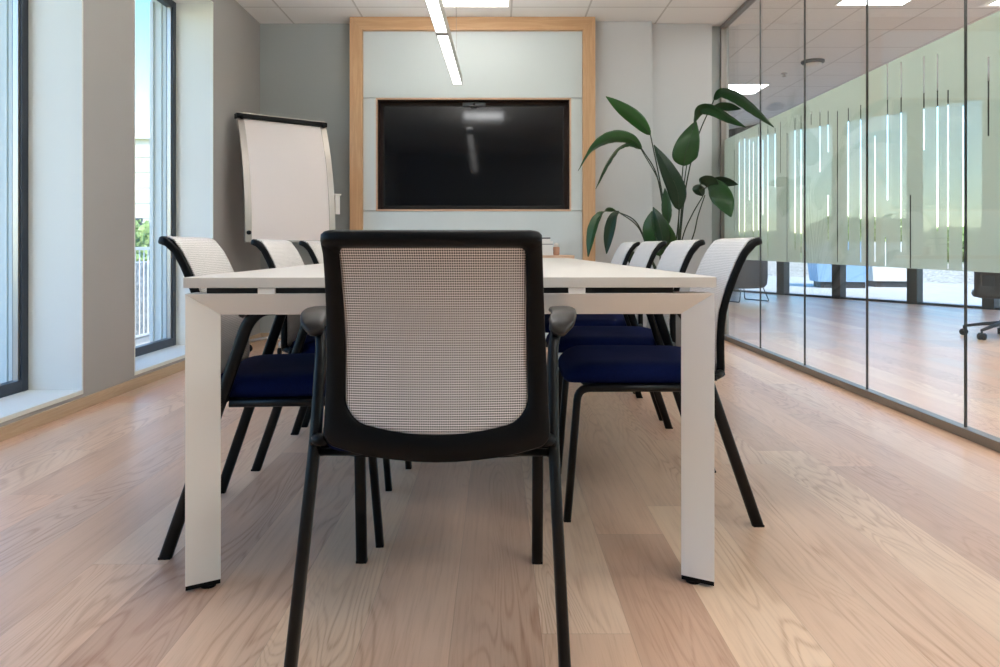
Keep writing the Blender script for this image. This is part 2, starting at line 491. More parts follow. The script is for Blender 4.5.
# ------------------------------------------------------------------ oak framed screen wall
def framepart(name, pts_list, mat, label):
    bm = bmesh.new()
    for q in pts_list:
        lo = [bm.verts.new((x, 6.205, z)) for x, z in q]; hi = [bm.verts.new((x, 6.40, z)) for x, z in q]
        bm.faces.new(lo); bm.faces.new(hi); n = len(q)
        for i in range(n): bm.faces.new((lo[i], lo[(i+1)%n], hi[(i+1)%n], hi[i]))
    o = bevel(link(name, bm, mat), .003); return struct(o, label, 'trim')
FX0, FX1, FI0, FI1, FZ = -1.268, .846, -1.158, .738, 2.687
framepart('trim_1', [[(FX0,0),(FI0,0),(FI0,FZ),(FX0,ZC-.001)]], M['oak'], 'wide oak upright left of the screen')
framepart('trim_2', [[(FX1,0),(FI1,0),(FI1,FZ),(FX1,ZC-.001)]], M['oak'], 'wide oak upright right of the screen')
framepart('trim_3', [[(FX0,ZC-.001),(FI0,FZ),(FI1,FZ),(FX1,ZC-.001)]], M['oak_h'], 'oak head rail above the screen')
TX0, TX1, TZ0, TZ1 = -1.048, .641, 1.132, 2.11
py0, py1 = 6.25, 6.385
g = .003
lst = [(FI0, FI1, py0, py1, TZ1+g, FZ), (FI0, TX0, py0, py1, TZ0+g, TZ1-g), (TX1, FI1, py0, py1, TZ0+g, TZ1-g), (FI0, FI1, py0, py1, 0, TZ0-g), (FI0, FI1, py1, YB, 0, FZ)]
struct(bevel(link('wall_feature', boxes(lst), M['panel']), .0015), 'pale blue-white panels around the screen niche', 'wall')
bm = boxes([(TX0, TX0+.014, py0-.006, py1-.001, TZ0, TZ1), (TX1-.014, TX1, py0-.006, py1-.001, TZ0, TZ1), (TX0+.014, TX1-.014, py0-.006, py1-.001, TZ1-.014, TZ1), (TX0+.014, TX1-.014, py0-.006, py1-.001, TZ0, TZ0+.014)])
struct(bevel(link('trim_4', bm, M['oak_light']), .001), 'slim light oak edging of the screen niche', 'trim')
bm = boxes([(TX0+.0141, TX0+.018, py0+.004, py1-.002, TZ0+.0141, TZ1-.0141), (TX1-.018, TX1-.0141, py0+.004, py1-.002, TZ0+.0141, TZ1-.0141),
            (TX0+.018, TX1-.018, py0+.004, py1-.002, TZ1-.018, TZ1-.0141), (TX0+.018, TX1-.018, py0+.004, py1-.002, TZ0+.0141, TZ0+.018), (TX0+.0141, TX1-.0141, py1-.006, py1-.002, TZ0+.0141, TZ1-.0141)])
struct(link('trim_5', bm, M['niche']), 'dark brown lining inside the screen niche', 'trim')

tv = thing('television', 'large flat black television set in the oak-edged wall niche', 'television', ((TX0+TX1)/2, 6.345, TZ0+.03))
hw, hh = .795, .90
bm = boxes([(-hw, hw, -.004, .026, 0, hh)])
bevel(link('housing', bm, M['bezel'], tv), .003)
bm = boxes([(-hw+.012, hw-.012, -.0065, -.0042, .02, hh-.012)])
link('screen', bm, M['screen'], tv)
link('mount', boxes([(-.3, .3, .026, .031, .2, .7)]), M['bezel'], tv)
vb = thing('video_bar', 'small grey conference camera bar clipped on top of the television', 'camera', (-.20+.0, 6.325, TZ1-.058))
bevel(link('camera_body', boxes([(-.10, .10, -.018, .014, 0, .034)]), M['blind'], vb), .006)
bm = bmesh.new(); tube(bm, [(0,-.018,.017),(0,-.024,.017)], .011, n=16); link('lens', bm, M['bezel'], vb, True)
bevel(link('clip', boxes([(-.03,.03,-.012,.01,-.014,0)]), M['bezel'], vb), .002)

# ------------------------------------------------------------------ glass partition with frosted band
wr = structure_empty('wall_right', 'frameless glass partition with a slit frosted band', 'partition', (XR, 0, 0))
joints = [6.478, 5.55, 4.75, 3.95, 3.12, 2.35, 1.55, .75, -.05, -.85, -1.65, YF]
bevel(link('bottom_rail', boxes([(-.02, .03, YF, 6.48, 0, .042)]), M['rail'], wr), .002)
bevel(link('top_rail', boxes([(-.02, .03, YF, 6.48, ZC-.03, ZC)]), M['rail'], wr), .002)
bevel(link('side_post', boxes([(-.02, .03, 6.445, 6.48, .042, ZC-.03)]), M['rail'], wr), .002)
# slits: (photo column, top, bottom) read off the photograph and turned into height along the glass
S = [(733,150,230),(738,142,258),(743.4,137,262),(748,140,200),(752,142,240),(757,127,262),(761.5,140,215),(766.5,125,258),(773.7,128,187),(779,122,173),(785.5,133,262),(793.5,118,250),(799.5,116,262),
     (809.5,111,125),(818.3,110,172),(826.4,111,152),(826.4,195,240),(835.7,111,262),(846.5,108,250),(858.8,104,262),(873,136,262),(885.5,62,200),(883.5,237,266),(899,62,252),(908.3,195,268),(921.7,56,150),(935.2,54,231),(945.7,90,269),(960.7,106,270),(985.9,57,136),
     (1010,90,240),(1030,60,200),(1060,120,280),(1100,40,180),(1150,70,290),(1210,60,250),(1290,100,300)]
slits = []
for px, a, b_ in S:
    Y = FPX*XR/(px-VX); s = FPX/Y
    slits.append((Y, CH-(b_-VY)/s, CH-(a-VY)/s))
random.seed(3)
yy = 1.6
while yy > -2.4:
    slits.append((yy, random.uniform(.72,1.2), random.uniform(1.3,1.76))); yy -= random.uniform(.06,.2)
FZ0, FZ1 = .715, 1.775
for i in range(len(joints)-1):
    a, b_ = joints[i+1], joints[i]
    pn = link('glass_pane', boxes([(0, .010, a+.0015, b_-.0015, .03, ZC-.02)]), M['partglass'], wr)
    # film, cut around the slits that fall on this pane
    bm = bmesh.new()
    xs0, xs1 = .0106, .0112
    edges = sorted([s for s in slits if a+.02 < s[0] < b_-.02])
    cur = a+.003
    hwid = .0050
    def slab(y0, y1, z0, z1):
        if y1-y0 > 1e-4 and z1-z0 > 1e-4: bm.faces.new([bm.verts.new((xs0, y, z)) for y, z in ((y0,z0),(y1,z0),(y1,z1),(y0,z1))])
    k = 0
    while k < len(edges):
        Y = edges[k][0]; same = [edges[k]]
        while k+1 < len(edges) and edges[k+1][0]-Y < 2*hwid+.001: k += 1; same.append(edges[k])
        y0, y1 = Y-hwid, Y+hwid
        slab(cur, y0, FZ0, FZ1)
        z = FZ0
        for sY, sa, sb in sorted(same, key=lambda q: q[1]):
            sa = max(sa, FZ0); sb = min(sb, FZ1); slab(y0, y1, z, sa); z = max(z, sb)
        slab(y0, y1, z, FZ1)
        cur = y1; k += 1
    slab(cur, b_-.003, FZ0, FZ1)
    link('frosted_film', bm, M['film'], pn)
for j in joints[1:-1]:
    link('glass_joint', boxes([(-.0005, .0105, j-.0028, j+.0028, .042, ZC-.03)]), M['joint'], wr)

# ------------------------------------------------------------------ linear pendant and ceiling panels
pl = thing('pendant_lamp', 'long thin white glowing linear lamp hung above the table', 'lamp', (-.36, 0, 1.99), -.0148)
ys_ = [5.20, 3.95, 2.68, 1.41]
for k in range(3):
    y1, y0 = ys_[k]-.004, ys_[k+1]+.026
    bm = boxes([(-.034,.034,y0,y1,.008,.06)])
    sg = bevel(link('housing', bm, M['lampbody'], pl), .002)
    link('diffuser', boxes([(-.029,.029,y0+.012,y1-.012,-.002,.0078)]), M['pendant'], sg)
    link('added_uplight', boxes([(-.026,.026,y0+.012,y1-.012,.0601,.064)]), M['fill_uplight'], sg)  # added upward glow, there only to light the ceiling
    link('end_cap', boxes([(-.034,.034,y0-.0005,y0+.010,-.003,.0078),(-.034,.034,y1-.010,y1,-.003,.0078),(-.034,-.030,y0+.01,y1-.01,-.003,.0078),(.030,.034,y0+.01,y1-.01,-.003,.0078)]), M['lampbody'], sg)
for k in (0,1):
    bevel(link('connector', boxes([(-.034,.034,ys_[k+1]-.0035,ys_[k+1]+.0255,-.003,.059)]), M['alu'], pl), .001)
for y in (5.05, 3.98, 2.7, 1.55):
    mesh_tube('wire', [(0,y,.058),(0,y,ZC-1.99-.02)], .0013, M['wire'], pl, n=6)
    bm = bmesh.new(); lathe(bm, [(.03, ZC-1.99-.022),(.03, ZC-1.99)], 16, (0,y)); link('ceiling_cup', bm, M['lampbody'], pl, True)

def ceiling_light(x, y, z, label, group=None, mat='lamp'):
    t = thing('ceiling_light', label, 'light', (x, y, z), 0, group)
    a, f = .31, .018
    bevel(link('frame', boxes([(-a,a,-a,-a+f,-.008,.0),(-a,a,a-f,a,-.008,0),(-a,-a+f,-a+f,a-f,-.008,0),(a-f,a,-a+f,a-f,-.008,0)]), M['white_plastic'], t), .001)
    link('diffuser', boxes([(-a+f,a-f,-a+f,a-f,-.006,-.001)]), M[mat], t)
    return t
ceiling_light(-.20, 5.64, ZC, 'square glowing ceiling panel above the screen wall', mat='lamp_dim')
for x, y in ((-.20, 1.80), (1.72, -.12), (1.72, -1.40)):  # first is mirrored in the screen; the two at right are added rear fill
    ceiling_light(x, y, ZC, 'unseen square ceiling panel lighting the meeting room, above the picture', 'meeting room ceiling panels out of view')
ceiling_light(3.345, 6.19, ZC2, 'square glowing panel on the ceiling behind the glass, at the top edge')
ceiling_light(3.345, 9.95, ZC2, 'small glowing panel far behind the glass, above the plant')
ceiling_light(4.71, 6.19, ZC2, 'square glowing panel behind the glass, cut by the top right corner')
for x, y in ((3.345, 3.7), (4.71, 3.7), (3.345, 1.2), (6.0, 3.7), (6.0, 1.2), (4.71, 1.2), (3.345, -1.4), (2.7, -.12), (2.7, 1.2), (4.71, -1.4), (5.99, 6.19), (2.7, 4.95)):  # unseen panels added to brighten the ceiling and floor behind the glass
    ceiling_light(x, y, ZC2, 'added square ceiling panel lighting the open area, above the picture', 'added open area ceiling panels out of view')
sd = thing('smoke_detector', 'round white smoke detector on the ceiling behind the glass', 'detector', (3.70, 8.46, ZC2))
bm = bmesh.new(); lathe(bm, [(.13,-.0),(.13,-.02),(.11,-.035)], 24); link('mounting_ring', bm, M['dark_base'], sd, True)
bm = bmesh.new(); lathe(bm, [(.10,-.030),(.10,-.055),(.07,-.075),(.02,-.08)], 24); link('cover', bm, M['white_plastic'], sd, True)
sd = thing('sprinkler_head', 'tiny sprinkler head on the ceiling beside the smoke detector', 'sprinkler', (3.60, 9.05, ZC2))
bm = bmesh.new(); lathe(bm, [(.04,0),(.04,-.008),(.015,-.012),(.012,-.04),(.025,-.042),(.025,-.046)], 16); link('sprinkler_body', bm, M['alu'], sd, True)

# ------------------------------------------------------------------ conference table
TC = thing('conference_table', 'long white conference table with broad chamfered end frames', 'table', (-.108, 1.717, 0), math.radians(1.1))
TL, TW, ZT = 3.02, .634, .748
bevel(link('tabletop', boxes([(-TW, TW, 0, TL, ZT-.025, ZT)]), M['tabletop'], TC), .0015)
PR = [(0,-.006),(.070,.034),(.056,.062),(0,.062)]    # inset from the outer edge, depth
ZB = .709; KZ = .76
def end_frame(yo, sg):
    w = TW-.004
    for s in (-1, 1):
        bm = bmesh.new()
        top = [bm.verts.new((s*(w-a), yo+sg*d, ZB-a*KZ)) for a, d in PR]
        bot = [bm.verts.new((s*(w-a), yo+sg*d, .016)) for a, d in PR]
        bm.faces.new(top); bm.faces.new(bot)
        for i in range(4): bm.faces.new((top[i], top[(i+1)%4], bot[(i+1)%4], bot[i]))
        lg = bevel(link('leg', bm, M['tableleg'], TC), .0012)
        bm = bmesh.new()
        prism(bm, [(s*(w-a*.97-.001), yo+sg*(d*.97+.001)) for a, d in PR], .006, .0158)
        lathe(bm, [(.018,0),(.018,.0062)], 16, (s*(w-.04), yo+sg*.035))
        link('foot_pad', bm, M['black_plastic'], lg)
    bm = bmesh.new()
    L = [bm.verts.new((-(w-a)+.0004, yo+sg*d, ZB-a*KZ)) for a, d in PR]
    R = [bm.verts.new(((w-a)-.0004, yo+sg*d, ZB-a*KZ)) for a, d in PR]
    bm.faces.new(L); bm.faces.new(R)
    for i in range(4): bm.faces.new((L[i], L[(i+1)%4], R[(i+1)%4], R[i]))
    bevel(link('crossbeam', bm, M['tableleg'], TC), .0012)
end_frame(.008, 1); end_frame(TL-.008, -1)
for x in (-.33, .33):
    bevel(link('long_rail', boxes([(x-.025, x+.025, .0705, TL-.0705, .665, ZT-.0255)]), M['black_metal'], TC), .002)
for y in (.016, TL-.034): link('gap_shade_strip', boxes([(-TW+.05, TW-.10, y, y+.018, ZB+.0001, ZT-.0251)]), M['black_matte'], TC)  # matte black strip paints the shade in the open gap under the tabletop
for x in (-.44, .30, .05-.3):
    link('spacer', boxes([(x-.02, x+.02, .006, .0155, ZB+.0001, ZT-.0251)]), M['tableleg'], TC)

# ------------------------------------------------------------------ chairs
PROF = catmull([(-.203,.408),(-.207,.44),(-.206,.54),(-.213,.62),(-.234,.693),(-.262,.764),(-.287,.812),(-.303,.830),(-.336,.841)], 10)
PROF = [(p[0], p[1]) for p in [Vector((a.x, a.y)) for a in [Vector((q[0], q[1], 0)) for q in PROF]]]
ARC = [0.0]
for i in range(1, len(PROF)): ARC.append(ARC[-1]+math.hypot(PROF[i][0]-PROF[i-1][0], PROF[i][1]-PROF[i-1][1]))
def prof(t):
    t = max(-.03, min(ARC[-1], t))
    if t < 0: return (PROF[0][0], PROF[0][1]+t), (0, 1)
    for i in range(1, len(ARC)):
        if t <= ARC[i]+1e-9:
            k = (t-ARC[i-1])/(ARC[i]-ARC[i-1]); a, b_ = PROF[i-1], PROF[i]
            d = (b_[0]-a[0], b_[1]-a[1]); l = math.hypot(*d)
            return (a[0]+d[0]*k, a[1]+d[1]*k), (d[0]/l, d[1]/l)
def t_of_z(z):
    for i in range(1, len(PROF)):
        if PROF[i][1] >= z: return ARC[i-1]+(ARC[i]-ARC[i-1])*(z-PROF[i-1][1])/(PROF[i][1]-PROF[i-1][1])
    return ARC[-1]
TTOP = ARC[-1]
def back_point(x, t, n=0):
    "x across, t up along the curved back, n = offset towards the sitter"
    (y, z), (dy, dz) = prof(t)
    y += -.016*(1-(x/.21)**2)
    return Vector((x+.010, y+n*dz, z-n*dy))
def rrect(hwt, hwb, t0, t1, rt, rb, sag, nc=8, ns=10):
    "rounded loop in (x,t): half width at top/bottom, sagging bottom edge"
    pts = []
    def arc(cx, cy, r, a0, a1):
        for k in range(nc+1):
            a = a0+(a1-a0)*k/nc; pts.append([cx+r*math.cos(a), cy+r*math.sin(a)])
    def seg(p, q):
        for k in range(1, ns): pts.append([p[0]+(q[0]-p[0])*k/ns, p[1]+(q[1]-p[1])*k/ns])
    H = 1.0
    arc(H-rt, t1-rt, rt, 0, PI/2); seg((H-rt, t1), (-H+rt, t1))
    arc(-H+rt, t1-rt, rt, PI/2, PI); seg((-H, t1-rt), (-H, t0+rb))
    arc(-H+rb, t0+rb, rb, PI, 1.5*PI); seg((-H+rb, t0), (H-rb, t0))
    arc(H-rb, t0+rb, rb, 1.5*PI, 2*PI); seg((H, t0+rb), (H, t1-rt))
    out = []
    for x, t in pts:
        f = (t-t0)/(t1-t0); hw_ = hwb+(hwt-hwb)*f
        xx = (math.copysign(hw_-(H-abs(x)), x) if abs(x) > .5 else x/(H-max(rt, rb))*(hw_-max(rt, rb)))
        if abs(x) <= H-(rt if f > .5 else rb): xx = x/(H-(rt if f > .5 else rb))*(hw_-(rt if f > .5 else rb))
        tt = t - sag*(1-min(1, (xx/hw_)**2))*max(0, 1-f*3.5)
        out.append((xx, tt))
    return out

def make_chair():
    ch = thing('conference_chair', '', 'chair')
    # back frame
    outer = rrect(.199, .2225, t_of_z(.437), TTOP, .022, .022, .034)
    inner = rrect(.171, .178, t_of_z(.487), t_of_z(.824), .020, .040, .030)
    sec = [(0,-.006),(.06,-.011),(.5,-.013),(.92,-.010),(1,-.004),(1,.006),(.9,.011),(.1,.011),(0,.006)]
    bm = bmesh.new(); rings = []
    for f, n in sec:
        rings.append([bm.verts.new(back_point(o[0]+(i[0]-o[0])*f, o[1]+(i[1]-o[1])*f, n)) for o, i in zip(outer, inner)])
    N = len(outer)
    for a in range(len(rings)):
        r0, r1 = rings[a], rings[(a+1) % len(rings)]
        for k in range(N): bm.faces.new((r0[k], r0[(k+1)%N], r1[(k+1)%N], r1[k]))
    bf = link('back_frame', bm, M['black_plastic'], ch, True)
    # mesh cloth: two sheets with an edge
    inn = rrect(.174, .181, t_of_z(.482), t_of_z(.827), .020, .040, .030)
    bm = bmesh.new(); K = 14
    ct = (t_of_z(.49)+t_of_z(.826))/2
    def sheet(n, mi):
        rs = []
        for j in range(K, 0, -1):
            f = j/K; rs.append([bm.verts.new(back_point(x*f, ct+(t-ct)*f, n)) for x, t in inn])
        c = bm.verts.new(back_point(0, ct, n))
        for a in range(K-1):
            for k in range(N):
                bm.faces.new((rs[a][k], rs[a][(k+1)%N], rs[a+1][(k+1)%N], rs[a+1][k])).material_index = mi
        for k in range(N): bm.faces.new((rs[-1][k], rs[-1][(k+1)%N], c)).material_index = mi
        return rs[0]
    e0 = sheet(-.0035, 0); e1 = sheet(.0015, 1)
    for k in range(N): bm.faces.new((e0[k], e0[(k+1)%N], e1[(k+1)%N], e1[k])).material_index = 1
    link('mesh_backrest', bm, None, ch, True, mats=[M['knit_back'], M['knit_front']])
    # the sitter's side is covered nearly edge to edge by the same cloth
    inn = rrect(.190, .212, t_of_z(.450), t_of_z(.836), .020, .030, .034)
    bm = bmesh.new(); ct = (t_of_z(.45)+t_of_z(.836))/2
    e0 = sheet(.0145, 0); e1 = sheet(.0115, 0)
    for k in range(N): bm.faces.new((e0[k], e0[(k+1)%N], e1[(k+1)%N], e1[k])).material_index = 0
    link('front_cloth', bm, M['knit_front'], ch, True)
    # seat cushion: rounded slab with a waterfall front
    bm = bmesh.new()
    def outline(inset, y0=-.205, y1=.268, hx=.238, n=40):
        pts = []
        for k in range(n):
            a = 2*PI*k/n; c_, s_ = math.cos(a), math.sin(a); e = 2/5.5
            pts.append((math.copysign(abs(c_)**e, c_)*(hx-inset), (y0+y1)/2+math.copysign(abs(s_)**e, s_)*((y1-y0)/2-inset)))
        return pts
    def zt(y, z):   # the front edge rolls downward
        return z-(.030*max(0, (y-.17)/.098)**2)
    L = []
    for ins, z in ((.030,.408),(.008,.414),(0,.428),(.0,.444),(.005,.457),(.018,.466),(.045,.470),(.09,.469),(.15,.466),(.2,.464)):
        L.append([bm.verts.new((x, y, zt(y, z) if z > .43 else z-(.012*max(0,(y-.17)/.098)**2))) for x, y in outline(ins)])
    n = len(L[0])
    for a in range(len(L)-1):
        for k in range(n): bm.faces.new((L[a][k], L[a][(k+1)%n], L[a+1][(k+1)%n], L[a+1][k]))
    bm.faces.new(L[0][::-1]); bm.faces.new(L[-1])
    link('seat', bm, M['navy'], ch, True)
    bm = bmesh.new(); prism(bm, [(x, y) for x, y in outline(.022, y0=-.19, y1=.235)], .396, .4085)
    link('seat_pan', bm, M['black_plastic'], ch)
    for s in (-1, 1):
        # rear leg rising into the arm support
        p = [(s*.255,-.300,0),(s*.2415,-.155,.43),(s*.2445,-.092,.617),(s*.262,-.052,.655),(s*.270,.05,.6575)]
        pts = fillet(p, .045)
        rl = mesh_tube('leg', pts, .0115, M['black_metal'], ch, h=.0165, side=(1,0,0), n=14, flat=2.6)
        link('foot_glide', boxes([(s*.255-.0105, s*.255+.0105, -.3155, -.2845, -.0, .006)]), M['black_matte'], rl)
        p = [(s*.2285,.258,0),(s*.2285,.225,.398),(s*.230,.15,.399),(s*.236,-.14,.402)]
        fl = mesh_tube('leg', fillet(p, .04), .0145, M['black_metal'], ch, h=.0115, side=(1,0,0), n=14, flat=2.8)
        link('foot_glide', boxes([(s*.2285-.0135, s*.2285+.0135, .2475, .2685, -.0, .006)]), M['black_matte'], fl)
        # arm pad
        q = catmull([(s*.249,-.104,.636),(s*.261,-.090,.657),(s*.270,-.060,.672),(s*.273,-.01,.678),(s*.272,.06,.676),(s*.270,.118,.668)], 4)
        m_ = len(q)-1
        ws = []; hs = []
        for i in range(len(q)):
            f = i/m_
            ws.append(.015+.013*min(1, f/.25)-.006*max(0, (f-.6)/.4)-(.008 if i in (0, m_) else 0))
            hs.append(.0090-.003*max(0, (f-.4)/.6)-(.004 if i in (0, m_) else 0))
        mesh_tube('armrest', q, ws, M['arm'], ch, h=hs, side=(1,0,0), n=18, flat=3.4)
        # bracket joining the back to the side tube, and its bolt
        bk = mesh_tube('back_bracket', [(s*.237,-.155,.432),(s*.228,-.185,.436),(s*.212,-.205,.442)], .012, M['black_plastic'], ch, h=.014, side=(0,0,1), n=10)
        mesh_tube('bolt', [(s*.2395,-.176,.430),(s*.2395,-.184,.430)], .007, M['black_metal'], bk, n=12)
    bm = bmesh.new(); tube(bm, [(-.236,-.158,.405),(.236,-.158,.405)], .008, n=10)
    link('crossbar', bm, M['black_metal'], ch, True)
    return ch

proto = make_chair()
def place(o, x, y, deg, label, grp=None):
    o.location = (x, y, 0); o.rotation_euler = (0,0,math.radians(deg)); o['label'] = label
    if grp: o['group'] = grp
place(proto, -.126, 1.62, -.5, 'black-framed mesh-back armchair at the near table end, seen from behind')
spots = [
 ( .474, 2.385,  88.5, 'white mesh-back armchair nearest the camera on the glass side of the table'),
 ( .478, 3.010,  90.0, 'white mesh-back armchair on the glass side, second from the camera'),
 ( .480, 3.665,  91.0, 'white mesh-back armchair on the glass side, third from the camera'),
 ( .478, 4.290,  90.0, 'white mesh-back armchair on the glass side, beside the table\'s far end'),
 (-.600, 2.185, -84.5, 'beige mesh-back armchair nearest the camera on the window side of the table'),
 (-.585, 2.905, -90.0, 'beige mesh-back armchair on the window side, second from the camera'),
 (-.580, 3.545, -90.0, 'beige mesh-back armchair on the window side, third from the camera'),
 (-.575, 4.200, -91.0, 'beige mesh-back armchair on the window side at the far end'),
]
for x, y, d, lb in spots:
    place(copy_tree(proto), x, y, d, lb, 'armchairs around the conference table')
proto['group'] = 'armchairs around the conference table'

# ------------------------------------------------------------------ flipchart easel
fc = thing('flipchart_easel', 'white flipchart easel with curved metal sides in the back corner', 'flipchart', (-1.643, 5.725, 0), math.radians(38))
FP = catmull([(-.030,0,.872),(-.028,0,1.02),(-.012,0,1.22),(.028,0,1.46),(.090,0,1.67),(.168,0,1.868)], 6)
def strip(x0, x1, off, th, mat, name, t0=0, t1=None, par=fc):
    bm = bmesh.new(); pts = FP[t0:t1]; rows = []
    for i, p in enumerate(pts):
        a = FP[min(len(FP)-1, t0+i+1)]-FP[max(0, t0+i-1)]; a.normalize(); nrm = Vector((-a.z, 0, a.x))  # (y,z) plane stored in x,z
        q0 = Vector((p.x, 0, p.z))+nrm*off; q1 = Vector((p.x, 0, p.z))+nrm*(off+th)
        rows.append([bm.verts.new((x0, q0.x, q0.z)), bm.verts.new((x1, q0.x, q0.z)), bm.verts.new((x1, q1.x, q1.z)), bm.verts.new((x0, q1.x, q1.z))])
    for a, b_ in zip(rows, rows[1:]):
        for k in range(4): bm.faces.new((a[k], a[(k+1)%4], b_[(k+1)%4], b_[k]))
    bm.faces.new(rows[0]); bm.faces.new(rows[-1])
    return link(name, bm, mat, par, False)
bd = strip(-.318, .318, 0, .012, M['whiteboard'], 'writing_board')
for p in bd.data.polygons: p.use_smooth = False
strip(-.368, -.3185, -.006, .022, M['alu'], 'side_profile')
strip(.3185, .368, -.006, .022, M['alu'], 'side_profile')
tb = bevel(link('clamp_bar', boxes([(-.375, .375, .118, .19, 1.822, 1.862)]), M['black_plastic'], fc), .006)
link('bar_highlight', boxes([(-.33, .33, .125, .185, 1.8621, 1.868)]), M['alu'], tb)
for x in (-.34, .34):
    bm = bmesh.new(); tube(bm, [(x, .135, 1.835),(x, .105, 1.83)], .018, n=14); link('hook_knob', bm, M['black_plastic'], tb, True)
bevel(link('bottom_edge', boxes([(-.368, .368, -.046, -.022, .856, .873)]), M['alu'], fc), .002)
pt = bevel(link('pen_tray', boxes([(.3685, .43, -.03, .01, 1.245, 1.258), (.378, .42, -.025, .005, 1.09, 1.2451)]), M['white_plastic'], fc), .003)
bm = bmesh.new(); tube(bm, [(-.343,-.03,.93),(-.343,-.065,.93)], .016, n=14); link('knob', bm, M['black_plastic'], fc, True)
mesh_tube('column', [(0,.045,.06),(0,.045,1.15)], .022, M['alu'], fc, n=16)
link('column_bracket', boxes([(-.05,.05,-.012,.05,.98,1.10)]), M['alu'], fc)
link('column_bracket', boxes([(-.05,.05,.003,.07,1.14,1.19)]), M['alu'], fc)
for k in range(5):
    a = math.radians(72*k+20); dx, dy = math.cos(a), math.sin(a)
    lg = mesh_tube('base_arm', [(0,.03,.115),(dx*.15,.03+dy*.15,.105),(dx*.30,.03+dy*.30,.085)], [.02,.017,.014], M['alu'], fc, h=[.02,.014,.012], n=10)
    cx, cy = dx*.30, .03+dy*.30
    cs = mesh_tube('caster', [(cx-dy*.012,cy+dx*.012,.03),(cx+dy*.012,cy-dx*.012,.03)], .03, M['black_plastic'], lg, n=18)
    mesh_tube('caster_stem', [(cx,cy,.055),(cx,cy,.092)], .008, M['alu'], lg, n=8)
bm = bmesh.new(); lathe(bm, [(.045,.08),(.045,.125),(.03,.15)], 18, (0,.03)); link('base_hub', bm, M['alu'], fc, True)

# ------------------------------------------------------------------ sideboard under the screen
sb = thing('sideboard', 'low white sideboard with light oak top under the screen', 'sideboard', (-.14, 6.02, 0))
bevel(link('body', boxes([(-.76,.76,-.14,.175,.06,.722)]), M['panel'], sb), .002)
link('plinth', boxes([(-.73,.73,-.11,.17,0,.06)]), M['dark_base'], sb)
bevel(link('top', boxes([(-.77,.77,-.16,.18,.7225,.752)]), M['oak_light'], sb), .002)
for k in range(4):
    x0 = -.755+k*.3785
    d = bevel(link('door', boxes([(x0, x0+.374, -.158, -.1405, .07, .716)]), M['panel'], sb), .0015)
    hx = x0+(.34 if k % 2 == 0 else .034)
    bevel(link('handle', boxes([(hx-.005, hx+.005, -.178, -.1585, .5, .62)]), M['alu'], d), .002)
bx = thing('storage_box', 'small white lidded box standing on the sideboard', 'box', (.405, 5.99, .752))
bevel(link('box_body', boxes([(-.055,.055,-.06,.06,0,.115)]), M['white_plastic'], bx), .003)
link('seam', boxes([(-.0555,.0555,-.0605,.0605,.088,.094)]), M['blind'], bx)
bevel(link('lid', boxes([(-.045,.035,-.05,.05,.1155,.135)]), M['white_plastic'], bx), .003)
bevel(link('dark_tablet', boxes([(-.045,.035,-.05,.05,.1352,.147)]), M['blind'], bx), .003)
cp = thing('wooden_cup', 'small brown cup with white top beside the white box', 'cup', (.492, 5.985, .752))
bm = bmesh.new(); lathe(bm, [(.022,0),(.026,.01),(.027,.066),(.022,.068)], 18); link('cup_body', bm, M['ply'], cp, True)
bm = bmesh.new(); lathe(bm, [(.016,.068),(.022,.078),(.020,.096),(.008,.103)], 18); link('cup_top', bm, M['white_plastic'], cp, True)

# ------------------------------------------------------------------ plant
pp = thing('potted_plant', 'tall green bird-of-paradise plant with large drooping leaves near the glass', 'plant', (1.42, 5.92, 0))
PO = Vector((1.42, 5.92, 0))
bm = bmesh.new(); lathe(bm, [(.13,0),(.15,.01),(.19,.40),(.19,.42),(.175,.42),(.17,.38)], 28)
link('pot', bm, M['pot'], pp, True)
bm = bmesh.new(); lathe(bm, [(.168,.37),(.165,.385)], 24); link('soil', bm, M['soil'], pp)
def leaf(mid, width, side, fold=.25, peak=.42):
    """mid: centre line from base to tip (world). side: vector across. width: full width"""
    pts = catmull([Vector(p) for p in mid], 8); N = len(pts)-1
    bm = bmesh.new(); rows = []
    acc = [0]
    for i in range(1, len(pts)): acc.append(acc[-1]+(pts[i]-pts[i-1]).length)
    for i, p in enumerate(pts):
        f = acc[i]/acc[-1]
        g_ = (f/peak) if f < peak else 1-(f-peak)/(1-peak)
        wv = width/2*max(.06, math.sin(PI/2*g_)**(.55 if f < peak else .8))
        t = (pts[min(i+1, N)]-pts[max(i-1, 0)]).normalized()
        s = Vector(side); s = (s-t*s.dot(t)).normalized(); u = t.cross(s).normalized()
        row = []
        for k in range(-4, 5):
            q = k/4
            wob = .05*math.sin(i*1.7+k*2.1)*abs(q)
            row.append(bm.verts.new(p + s*(wv*q) + u*(wv*(abs(q)**1.3)*fold+wv*wob*.6) - PO))
        rows.append(row)
    for a, b_ in zip(rows, rows[1:]):
        for k in range(8): bm.faces.new((a[k], a[k+1], b_[k+1], b_[k]))
    o = link('leaf', bm, M['leaf'], pp, True)
    so = o.modifiers.new('solid', 'SOLIDIFY'); so.thickness = .0015
    bm = bmesh.new(); tube(bm, [q-PO for q in pts], [.0035*(1-.8*i/N) for i in range(N+1)], n=6)
    link('midrib', bm, M['stem'], o, True)
    return o
def stem(pts, r=.006):
    q = catmull([Vector(p)-PO for p in pts], 6)
    return mesh_tube('stem', q, [r*(1.15-.4*i/len(q)) for i in range(len(q))], M['stem'], pp, n=8)
def A(x, y, d=5.9): return at(x, y, d)
def rootp(i): a = i*1.1; return Vector((1.42+.05*math.cos(a), 5.92+.05*math.sin(a), .38))
